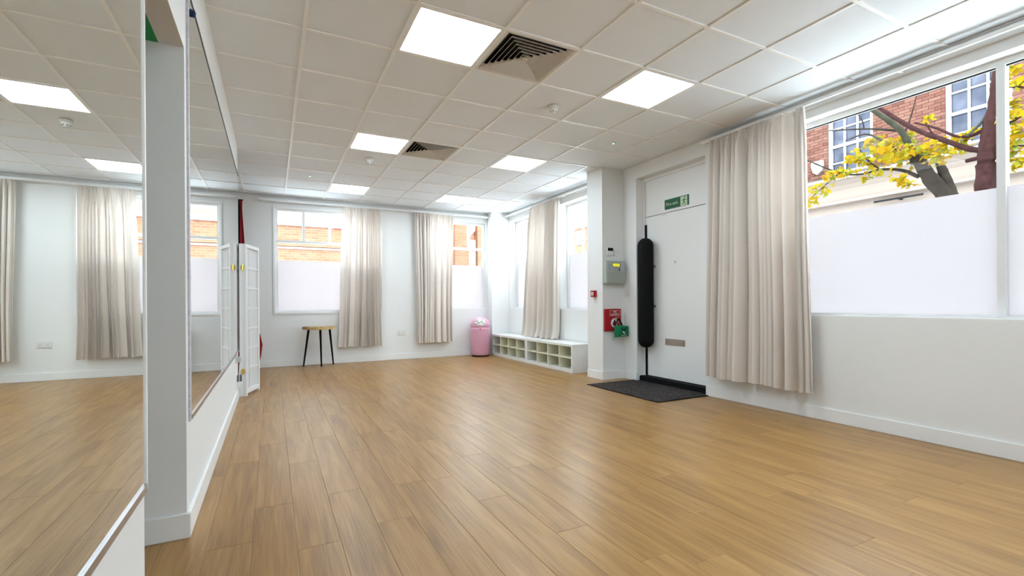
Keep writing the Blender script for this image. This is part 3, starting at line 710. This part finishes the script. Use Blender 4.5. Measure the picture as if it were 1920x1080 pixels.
ap = thing('fire_alarm_controller', 'grey green fire alarm control unit with yellow display on the pillar', 'alarm unit', (4.15, PY, 1.3))
box('housing', GREYP, 3.999, 4.318, PY - .085, PY - .0005, 1.302, 1.612, ap, bevel=.008)
yb = PY - .0855
box('fascia', paint('panel_fascia', (.46, .50, .46), .4), 4.012, 4.305, yb - .004, yb, 1.46, 1.60, ap, bevel=.002)
d_ = box('display_bezel', DGREY, 4.085, 4.225, yb - .006, yb - .0042, 1.528, 1.582, ap); box('display', LCD, 4.096, 4.214, yb - .0068, yb - .0062, 1.535, 1.576, d_)
for k in range(4): box('button', DGREY if k == 3 else paint('btn%d' % k, (.45, .46, .55), .4), 4.115 + .028 * k, 4.137 + .028 * k, yb - .007, yb - .0042, 1.478, 1.515, ap)
for k in range(3): box('indicator', paint('ind%d' % k, (.35, .42, .6), .4), 4.025, 4.06, yb - .006, yb - .0042, 1.49 + .03 * k, 1.51 + .03 * k, ap)
box('lamp_column', paint('lampcol', (.5, .52, .56), .4), 4.245, 4.285, yb - .006, yb - .0042, 1.48, 1.585, ap)
th = thing('thermostat', 'white keypad with black screen on the pillar above the alarm panel', 'thermostat', (4.11, PY, 1.69))
box('case', WHITEP, 4.055, 4.165, PY - .025, PY - .0003, 1.685, 1.80, th, bevel=.004); box('screen', BLACK, 4.068, 4.155, PY - .0265, PY - .0252, 1.752, 1.793, th)
for k in range(3): box('key', TRIM, 4.075 + .027 * k, 4.092 + .027 * k, PY - .027, PY - .0252, 1.715, 1.727, th)
bp_ = plate('blank_plate', 'white square blanking plate beside the black screened keypad', 4.182, 4.268, PY - .010, PY - .0003, 1.695, 1.782, 'plate')
for z in (1.738,): 
    for x in (4.195, 4.255): MB().tube([(x, PY - .0115, z), (x, PY - .010, z)], [.004, .004], 10).build('screw', STEEL, bp_)
sw_ = plate('light_switch', 'white switch plate on the wall between pillar and door', XR - .011, XR - .0003, 5.045, 5.132, 1.13, 1.217, 'switch')
box('rocker', TRIM, XR - .015, XR - .0112, 5.075, 5.102, 1.155, 1.192, sw_, bevel=.002)
cpt = thing('fire_call_point', 'small red square fire alarm call point on the pillar side', 'call point', (PX, 5.335, 1.12))
box('housing', REDP, PX - .045, PX - .0003, 5.285, 5.375, 1.127, 1.215, cpt, bevel=.005)
box('break_panel', WHITEP, PX - .0475, PX - .0453, 5.305, 5.357, 1.150, 1.195, cpt)
MB().tube([(PX - .0495, 5.331, 1.173), (PX - .0478, 5.331, 1.173)], [.010, .010], 16).build('press_disc', REDP, cpt)
fb = thing('fire_blanket', 'red fire blanket pack with white flame symbol hanging on the pillar', 'fire blanket', (4.15, PY, .66))
yq = PY - .036
box('pack', REDP, 4.008, 4.285, yq, PY - .0005, .662, .962, fb, bevel=.006)
bw = MB()
for a in ((4.085, 4.262, .936, .940), (4.085, 4.262, .868, .872), (4.085, 4.089, .872, .936), (4.258, 4.262, .872, .936)): bw.box(a[0], a[1], yq - .0012, yq - .0004, a[2], a[3])
bw.build('text_border', WHITEP, fb)
FW = lambda x, z: Matrix.Translation((x, yq - .001, z)) @ Matrix(((1, 0, 0, 0), (0, 0, -1, 0), (0, 1, 0, 0), (0, 0, 0, 1)))
text_mesh('lettering', 'FIRE', .032, WHITEP, FW(4.173, .919), fb, .0006); text_mesh('lettering', 'BLANKET', .032, WHITEP, FW(4.173, .888), fb, .0006)
Q = lambda a, b, d: (4.165 + a, yq - .0006 - d, .772 + b)
disc = MB().prism([(.062 * math.cos(k * .19635), .062 * math.sin(k * .19635)) for k in range(32)], 0, .0008, Q).build('symbol_disc', WHITEP, fb)
fla = [(0, .052), (.013, .028), (.028, .008), (.034, -.014), (.026, -.036), (0, -.046), (-.026, -.036), (-.034, -.014), (-.026, .008), (-.012, .026)]
MB().prism(fla, .001, .0016, Q).build('flame', paint('flame_dark', (.05, .008, .01), .5), disc)
MB().prism([(a * .4, b * .5 - .016) for a, b in fla], .0018, .0022, Q).build('flame_core', REDP, disc)
fa = thing('first_aid_pouch', 'green first aid pouch hanging by a black strap over the red pack', 'pouch', (4.22, 5.03, .58))
ys, ye = 5.018, 5.096
pv = MB(); gx, gz = 12, 8
def pouch(u, v, sgn):
    x = 4.115 + .232 * u; z = .580 + (.148 + .012 * math.sin(3.1 * u + .4)) * v + .016 * u * (1 - v) * .6
    bul = math.sin(math.pi * u) ** .6 * math.sin(math.pi * v) ** .6 if 0 < u < 1 and 0 < v < 1 else 0
    return (x, 5.060 + sgn * (.008 + .030 * bul + .003 * math.sin(17 * u + 9 * v) * bul), z)
for sgn in (-1, 1):
    pv.add([pouch(i / gx, j / gz, sgn) for j in range(gz + 1) for i in range(gx + 1)], [(j * (gx + 1) + i, j * (gx + 1) + i + 1, (j + 1) * (gx + 1) + i + 1, (j + 1) * (gx + 1) + i) for j in range(gz) for i in range(gx)])
bnd = [(i, 0) for i in range(gx + 1)] + [(gx, j) for j in range(1, gz + 1)] + [(i, gz) for i in range(gx - 1, -1, -1)] + [(0, j) for j in range(gz - 1, 0, -1)]
pv.add([pouch(i / gx, j / gz, -1) for i, j in bnd] + [pouch(i / gx, j / gz, 1) for i, j in bnd], [(k, (k + 1) % len(bnd), len(bnd) + (k + 1) % len(bnd), len(bnd) + k) for k in range(len(bnd))])
pb = pv.build('pouch_body', BAGG, fa, smooth=True)
MB().tube([(4.17, 5.055, .725), (4.155, 5.06, .79), (4.185, 5.075, .835), (4.22, 5.07, .80), (4.245, 5.055, .73)], [.009] * 5, 8).build('strap', BLACK, fa, smooth=True)
MB().tube([(4.185, PY - .037, .838), (4.185, 5.072, .838), (4.185, 5.066, .85)], [.004] * 3, 8).build('hook', WHITEP, fa)
MB().prism([(-.05, .045), (.0, -.012), (.06, .05), (.035, .06), (-.0, .02), (-.03, .06)], 0, .001, lambda a, b, d: (4.235 + a, 5.0165 - d, .66 + b)).build('flap', paint('pouch_dark', (.003, .05, .03), .7), fa)
MB().prism([(-.018, .016), (-.004, .018), (.022, -.012), (.012, -.022), (-.02, .002)], 0, .001, lambda a, b, d: (4.235 + a, 5.0145 - d, .645 + b)).build('white_mark', WHITEP, fa)
MB().prism([(-.045, -.004), (.04, .002), (.04, .008), (-.045, .002)], 0, .001, lambda a, b, d: (4.24 + a, 5.0165 - d, .605 + b)).build('white_line', WHITEP, fa)

# ------------------------------------------------------------------ outside: street, buildings, trees
struct(box('ground', PAVE, -40, 60, -40, 60, -.35, -.07), 'grey street paving outside')
XF = 13.0
bo = thing('building', 'red brick building with cream ground floor seen behind the tree', 'building', (XF, 4, -.07))
FW1 = (6.26, 7.30, 4.30, 5.98); FW2 = (3.84, 4.88, 4.30, 5.98); FW3 = (1.4, 2.44, 4.30, 5.98); FW4 = (8.7, 9.74, 4.30, 5.98)
FY0, FY1, FZ1 = -9.0, 10.6, 6.6
m_ = MB(); m_.box(XF, XF + 5, FY0, FY1, -.07, 3.50); m_.build('ground_floor', CREAM, bo)
box('fascia', CREAM, XF - .10, XF + 5, FY0, FY1, 3.56, 3.86, bo); box('lower_moulding', CREAM, XF - .22, XF + 5, FY0, FY1, 3.50, 3.558, bo)
co = MB().prism([(-.10, 3.862), (-.16, 3.95), (-.30, 4.03), (-.42, 4.06), (-.42, 4.14), (0, 4.20), (.5, 4.20), (.5, 3.862)], FY0, FY1, lambda a, b, d: (XF + a, d, b)).build('cornice', CREAM, bo)
MB().prism([(-.43, 4.142), (-.43, 4.16), (0, 4.235), (.3, 4.235), (.3, 4.205), (0, 4.205)], FY0, FY1, lambda a, b, d: (XF + a, d, b)).build('lead_flashing', LEAD, bo)
m_ = MB()
for a, b_, c_, d in holes_boxes(FY0, FY1, 4.20, FZ1, [FW1, FW2, FW3, FW4]): m_.box(XF + .03, XF + .35, a, b_, c_, d)
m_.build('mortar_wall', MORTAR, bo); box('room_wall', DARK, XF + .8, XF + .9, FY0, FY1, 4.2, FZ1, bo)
bk = MB(); BL, BH, J = .215, .065, .010; row = 0; z = 4.236
while z < FZ1 - BH:
    y = FY0 - (.1125 if row % 2 else 0)
    while y < FY1:
        a, b_ = max(y, FY0), min(y + BL, FY1)
        segs = [(a, b_)]
        for h in (FW1, FW2, FW3, FW4):
            if z + BH > h[2] and z < h[3]:
                ns = []
                for s0, s1 in segs:
                    if s1 <= h[0] or s0 >= h[1]: ns.append((s0, s1))
                    else:
                        if s0 < h[0]: ns.append((s0, h[0]))
                        if s1 > h[1]: ns.append((h[1], s1))
                segs = ns
        for s0, s1 in segs:
            if s1 - s0 > .02: pj = random.uniform(0, .006); bk.box(XF + .015 - pj, XF + .034, s0, s1, z, z + BH)
        y += BL + J
    z += BH + J; row += 1
bko = bk.build('brickwork', BRICK, bo); bko['kind'] = 'stuff'
def sash(W):
    y0, y1, z0, z1 = W
    f_ = MB(); q = .075
    f_.box(XF + .06, XF + .16, y0, y0 + q, z0, z1).box(XF + .06, XF + .16, y1 - q, y1, z0, z1).box(XF + .06, XF + .16, y0 + q, y1 - q, z1 - q, z1).box(XF + .02, XF + .18, y0 + q, y1 - q, z0, z0 + .06)
    o = f_.build('sash_window', SASH, bo)
    ia, ib = y0 + q, y1 - q
    cs = [ia + (ib - ia) * k / 3 for k in range(4)]; zs = [z0 + .06, 4.60, 5.035, 5.49, z1 - q]
    for k in (1, 2): box('glazing_bar', SASH, XF + .075, XF + .115, cs[k] - .02, cs[k] + .02, zs[0], zs[-1], o)
    for k in (1, 2, 3):
        hw = .035 if k == 2 else .018
        for i in range(3): box('glazing_bar', SASH, XF + .08 - (.015 if k == 2 else 0), XF + .112, cs[i] + (.0205 if i else 0), cs[i + 1] - (.0205 if i < 2 else 0), zs[k] - hw, zs[k] + hw, o)
    for i in range(3):
        for k in range(4): box('pane', SASHG, XF + .118, XF + .124, cs[i] + .01, cs[i + 1] - .01, zs[k] + .01, zs[k + 1] - .01, o)
for W in (FW1, FW2, FW3, FW4): sash(W)
al = thing('alarm_box', 'white shield shaped alarm box on the brick wall outside', 'alarm box', (XF - .06, 7.535, 4.4))
sh = [(-.14, .19), (.14, .19), (.15, .06), (.10, -.09), (0, -.17), (-.10, -.09), (-.15, .06)]
MB().prism(sh, 0, .07, lambda a, b, d: (XF + .008 - d, 7.545 - a, 4.565 + b)).build('shell', WHITEB, al)
text_mesh('lettering', 'LASER', .075, paint('navy_print', (.02, .03, .09), .5), Matrix.Translation((XF - .0635, 7.545, 4.675)) @ Matrix(((0, 0, -1, 0), (-1, 0, 0, 0), (0, 1, 0, 0), (0, 0, 0, 1))), al, .001)
box('stripe', LEAD, XF - .0635, XF - .0622, 7.43, 7.66, 4.60, 4.608, al)
lg = thing('wall_lamp_bracket', 'thin dark bracket fixed under the cream ledge across the street', 'bracket', (XF - .1, 5.6, 3.4))
box('bar', BLACK, XF - .20, XF - .16, 5.2, 6.15, 3.37, 3.41, lg); box('arm', BLACK, XF - .16, XF - .001, 5.65, 5.69, 3.37, 3.41, lg)

def tree(name, lab, loc, paths, clusters, n_leaf, seed):
    rnd = random.Random(seed); t = thing(name, lab, 'tree', loc)
    for nm, mat, p in paths:
        # smooth the path
        P = [Vector(q[:3]) for q in p]; R_ = [q[3] for q in p]; PP, RR = [], []
        for i in range(len(P) - 1):
            p0, p1, p2, p3 = P[max(0, i - 1)], P[i], P[i + 1], P[min(len(P) - 1, i + 2)]
            for k in range(6):
                s = k / 6; PP.append(.5 * ((2 * p1) + (-p0 + p2) * s + (2 * p0 - 5 * p1 + 4 * p2 - p3) * s * s + (-p0 + 3 * p1 - 3 * p2 + p3) * s ** 3)); RR.append((R_[i] + (R_[i + 1] - R_[i]) * s) * rnd.uniform(.92, 1.08))
        PP.append(P[-1]); RR.append(R_[-1])
        MB().tube(PP, RR, 12).build(nm, mat, t, smooth=True)
    lf = MB()
    for (x, y, z, r) in clusters:
        for k in range(int(n_leaf * (r / .12) ** 1.5)):
            c_ = Vector((x + rnd.gauss(0, r * .6), y + rnd.gauss(0, r * .62), z + rnd.gauss(0, r * .38))); s = rnd.uniform(.030, .060)
            a = rnd.uniform(0, 6.28); t_ = Vector((rnd.uniform(-.5, .5), math.cos(a), -.25 + .5 * math.sin(a))).normalized(); n = t_.cross(Vector((rnd.uniform(-1, 1), rnd.uniform(-1, 1), rnd.uniform(-.2, 1)))).normalized(); up = t_.cross(n) * .25
            sd = n
            lf.add([c_ - t_ * s, c_ - t_ * s * .2 + sd * s * .85 + up * s, c_ + t_ * s * .3 + sd * s * .45, c_ + t_ * s * 1.25, c_ + t_ * s * .3 - sd * s * .45, c_ - t_ * s * .2 - sd * s * .85 + up * s], [(0, 1, 2, 3), (0, 3, 4, 5)])
    if lf.v:
        o = lf.build('leaves', LEAF, t); o['kind'] = 'stuff'
    return t
T1 = [('trunk', BARKG, [(8.6, 2.75, -.07, .16), (8.6, 2.85, 1.3, .13), (8.6, 3.03, 2.11, .112), (8.6, 3.23, 2.55, .103), (8.6, 3.4, 2.83, .094), (8.6, 3.54, 3.14, .079), (8.6, 3.62, 3.29, .068)]),
      ('stem', BARKG, [(8.6, 2.95, 1.9, .075), (8.6, 3.1, 2.38, .067), (8.65, 3.17, 2.58, .065), (8.7, 3.29, 2.92, .058), (8.75, 3.35, 3.07, .051), (8.8, 3.4, 3.19, .043)]),
      ('branch', BARKM, [(8.8, 3.4, 3.19, .036), (8.8, 3.28, 3.33, .023), (8.75, 3.17, 3.35, .019), (8.7, 2.87, 3.41, .015)]),
      ('branch', BARKM, [(8.6, 3.60, 3.10, .036), (8.6, 3.65, 3.37, .044), (8.55, 3.72, 3.6, .045), (8.5, 3.85, 3.8, .041), (8.45, 4.07, 4.06, .034), (8.4, 4.3, 4.4, .025)]),
      ('branch', BARKG, [(8.6, 3.54, 2.89, .028), (8.6, 3.75, 3.04, .024), (8.5, 3.99, 3.1, .017), (8.4, 4.21, 3.07, .015), (8.3, 4.47, 3.14, .013), (8.2, 4.95, 3.47, .009)]),
      ('twig', BARKG, [(8.6, 3.75, 3.64, .016), (8.6, 3.96, 3.73, .017), (8.6, 4.26, 3.84, .013), (8.6, 4.8, 3.99, .009)]),
      ('twig', BARKG, [(8.6, 3.66, 3.30, .018), (8.6, 3.82, 3.38, .016), (8.5, 3.99, 3.57, .017), (8.5, 4.2, 3.72, .013), (8.4, 4.44, 3.67, .009)]),
      ('twig', BARKG, [(8.5, 3.99, 3.1, .013), (8.5, 4.12, 3.24, .013), (8.5, 4.23, 3.4, .009), (8.5, 4.29, 3.55, .006)]),
      ('twig', BARKG, [(8.7, 3.36, 3.1, .023), (8.7, 3.46, 3.21, .016), (8.7, 3.73, 3.14, .012)]),
      ('twig', BARKG, [(8.6, 4.26, 3.84, .011), (8.6, 4.30, 4.02, .008), (8.6, 4.42, 4.2, .005)]),
      ('twig', BARKG, [(8.6, 3.7, 3.62, .012), (8.6, 3.62, 3.85, .01), (8.6, 3.55, 4.15, .006)]),
      ('twig', BARKG, [(8.3, 4.47, 3.14, .009), (8.25, 4.62, 3.02, .007), (8.2, 4.85, 2.82, .005)])]
CL1 = [(8.5, 3.92, 3.31, .25), (8.6, 3.75, 3.28, .23), (8.5, 3.51, 3.24, .2), (8.6, 4.04, 3.57, .10), (8.7, 3.8, 3.51, .13), (8.5, 4.22, 3.31, .15), (8.4, 4.28, 3.36, .12), (8.4, 4.02, 3.04, .1), (8.4, 4.15, 2.98, .07), (8.4, 3.6, 2.78, .08), (8.4, 3.67, 2.87, .1), (8.3, 4.35, 3.11, .1), (8.2, 4.54, 3.08, .12), (8.2, 4.75, 2.92, .14), (8.2, 4.88, 2.77, .11), (8.3, 4.47, 3.16, .09), (8.8, 3.7, 3.62, .06), (8.6, 3.42, 3.7, .06), (8.5, 4.14, 3.54, .08)]
tree('street_tree', 'grey barked street tree with cut stump and yellow leaves', (8.6, 2.75, -.07), T1, CL1, 24, 4)
T2 = [('trunk', BARKR, [(8.2, 2.75, -.07, .17), (8.2, 2.72, 1.2, .14), (8.2, 2.7, 2.03, .124), (8.2, 2.67, 2.47, .11), (8.2, 2.66, 2.85, .096), (8.2, 2.62, 3.22, .085), (8.2, 2.57, 3.57, .071), (8.2, 2.54, 3.9, .061), (8.2, 2.5, 4.28, .05), (8.25, 2.4, 5.0, .035)]),
      ('branch', BARKR, [(8.2, 2.66, 2.97, .038), (8.2, 2.84, 3.05, .035), (8.2, 3.09, 3.24, .033), (8.2, 3.35, 3.44, .03), (8.2, 3.58, 3.66, .031), (8.2, 3.92, 4.04, .028), (8.2, 4.2, 4.4, .02)]),
      ('branch', BARKR, [(8.2, 2.65, 3.26, .027), (8.2, 2.81, 3.21, .021), (8.2, 2.97, 3.26, .018), (8.2, 3.17, 3.43, .015), (8.2, 3.42, 3.59, .011)]),
      ('branch', BARKM, [(8.2, 2.63, 3.46, .02), (8.15, 2.71, 3.31, .017), (8.1, 2.82, 3.19, .014)]),
      ('stub', BARKR, [(8.2, 2.67, 2.9, .027), (8.2, 2.86, 2.89, .025)]),
      ('twig', BARKR, [(8.2, 3.17, 3.30, .015), (8.2, 3.23, 3.40, .011), (8.2, 3.29, 3.55, .007)]),
      ('branch', BARKR, [(8.2, 2.57, 3.4, .02), (8.2, 2.45, 3.26, .017), (8.2, 2.27, 3.36, .013)]),
      ('branch', BARKR, [(8.2, 2.65, 2.98, .021), (8.2, 2.44, 2.96, .013), (8.2, 2.23, 2.91, .01)]),
      ('branch', BARKR, [(8.2, 2.54, 3.83, .017), (8.2, 2.44, 3.71, .013), (8.2, 2.22, 3.6, .01)])]
CL2 = [(8.4, 3.34, 3.21, .13), (8.3, 3.07, 3.13, .15), (8.3, 2.96, 3.22, .12), (8.4, 3.22, 3.03, .10), (8.3, 2.85, 3.27, .08), (8.2, 2.41, 3.9, .11), (8.2, 2.36, 3.72, .09), (8.2, 2.4, 3.5, .09), (8.2, 2.36, 3.36, .09), (8.2, 2.43, 3.33, .05), (8.2, 2.39, 3.14, .11), (8.2, 2.34, 3.03, .1), (8.2, 2.41, 2.92, .11), (8.2, 2.37, 2.77, .09), (8.2, 2.44, 2.69, .05), (8.2, 2.25, 3.71, .13), (8.2, 2.23, 3.25, .16), (8.2, 2.21, 2.85, .16)]
tree('street_tree', 'red brown barked street tree with thick upright trunk and yellow leaves', (8.2, 2.75, -.07), T2, CL2, 24, 8)

# neighbour across the side street, seen through the far wall windows
nb = thing('building', 'orange brick building with white bands seen through the far left window', 'building', (1, 16, -.07))
box('brick_wall', ORANGEB, -8, 5.2, 16.0, 19, -.07, 3.45, nb); box('white_band', WHITEB, -8, 5.2, 15.92, 19, 3.452, 3.62, nb)
box('upper_wall', brick_tex('pale_brickwork', (.24, .135, .10), (.27, .165, .13), (.25, .20, .17), 1), -8, 5.2, 16.0, 19, 3.622, 5.4, nb)
box('string_course', ORANGEB, -8, 5.2, 15.94, 15.999, 2.82, 2.90, nb); box('dentil_band', WHITEB, -8, 5.2, 15.96, 15.999, 2.74, 2.80, nb)
n2 = thing('building', 'orange brick pier and white framed house seen through the window by the pink bin', 'building', (7.2, 18, -.07))
box('brick_pier', ORANGEB, 6.58, 7.18, 18, 18.5, -.07, 6.0, n2); box('brick_wall', ORANGEB, 7.60, 8.1, 18.1, 19, -.07, 5.0, n2)
rw = MB().prism([(7.2, 3.67), (7.59, 4.05), (7.59, 4.6), (7.2, 4.6)], 18.3, 18.6, lambda a, b, d: (a, d, b)).build('tiled_gable', brick_tex('roof_tiles', (.6, .26, .18), (.7, .34, .24), (.6, .4, .34), 1, .2, .12), n2)
wn = box('white_wall', WHITEB, 7.19, 7.598, 18.3, 18.6, -.07, 3.66, n2)
for x in (7.27, 7.42): box('window_pane', SASHG, x, x + .08, 18.285, 18.299, 3.2, 3.34, wn)
n3 = thing('building', 'distant pale house with brick panel beyond the pillar window', 'building', (16, 24, -.07))
box('brick_wall', ORANGEB, 15.9, 19, 19.5, 23.2, -.07, 5.3, n3); box('white_window', WHITEB, 15.84, 15.899, 22.0, 22.95, 4.35, 5.15, n3)
MB().prism([(19.5, 5.302), (23.2, 5.302), (21.35, 6.1)], 15.8, 19, lambda a, b, d: (d, a, b)).build('roof', paint('orange_roof', (.7, .36, .24), .9), n3)
n4 = thing('building', 'distant orange brick wall seen left of the trailing curtain', 'building', (16, 29, -.07))
box('brick_wall', ORANGEB, 16, 18, 27.5, 29.2, -.07, 7.4, n4); box('plinth', WHITEB, 15.95, 15.999, 27.5, 29.2, -.07, .6, n4)
po = thing('utility_pole', 'dark pole with cross arms outside the window next to the pillar', 'pole', (10.5, 14.9, -.07))
MB().tube([(10.5, 14.72, -.07), (10.5, 14.72, 4.62)], [.05, .035], 12).build('shaft', POLE, po, smooth=True)
for z in (4.5, 3.93): box('cross_arm', POLE, 10.46, 10.54, 14.36, 15.1, z, z + .05, po)
box('pole_bracket', POLE, 10.44, 10.56, 14.6, 14.85, 3.38, 3.44, po)
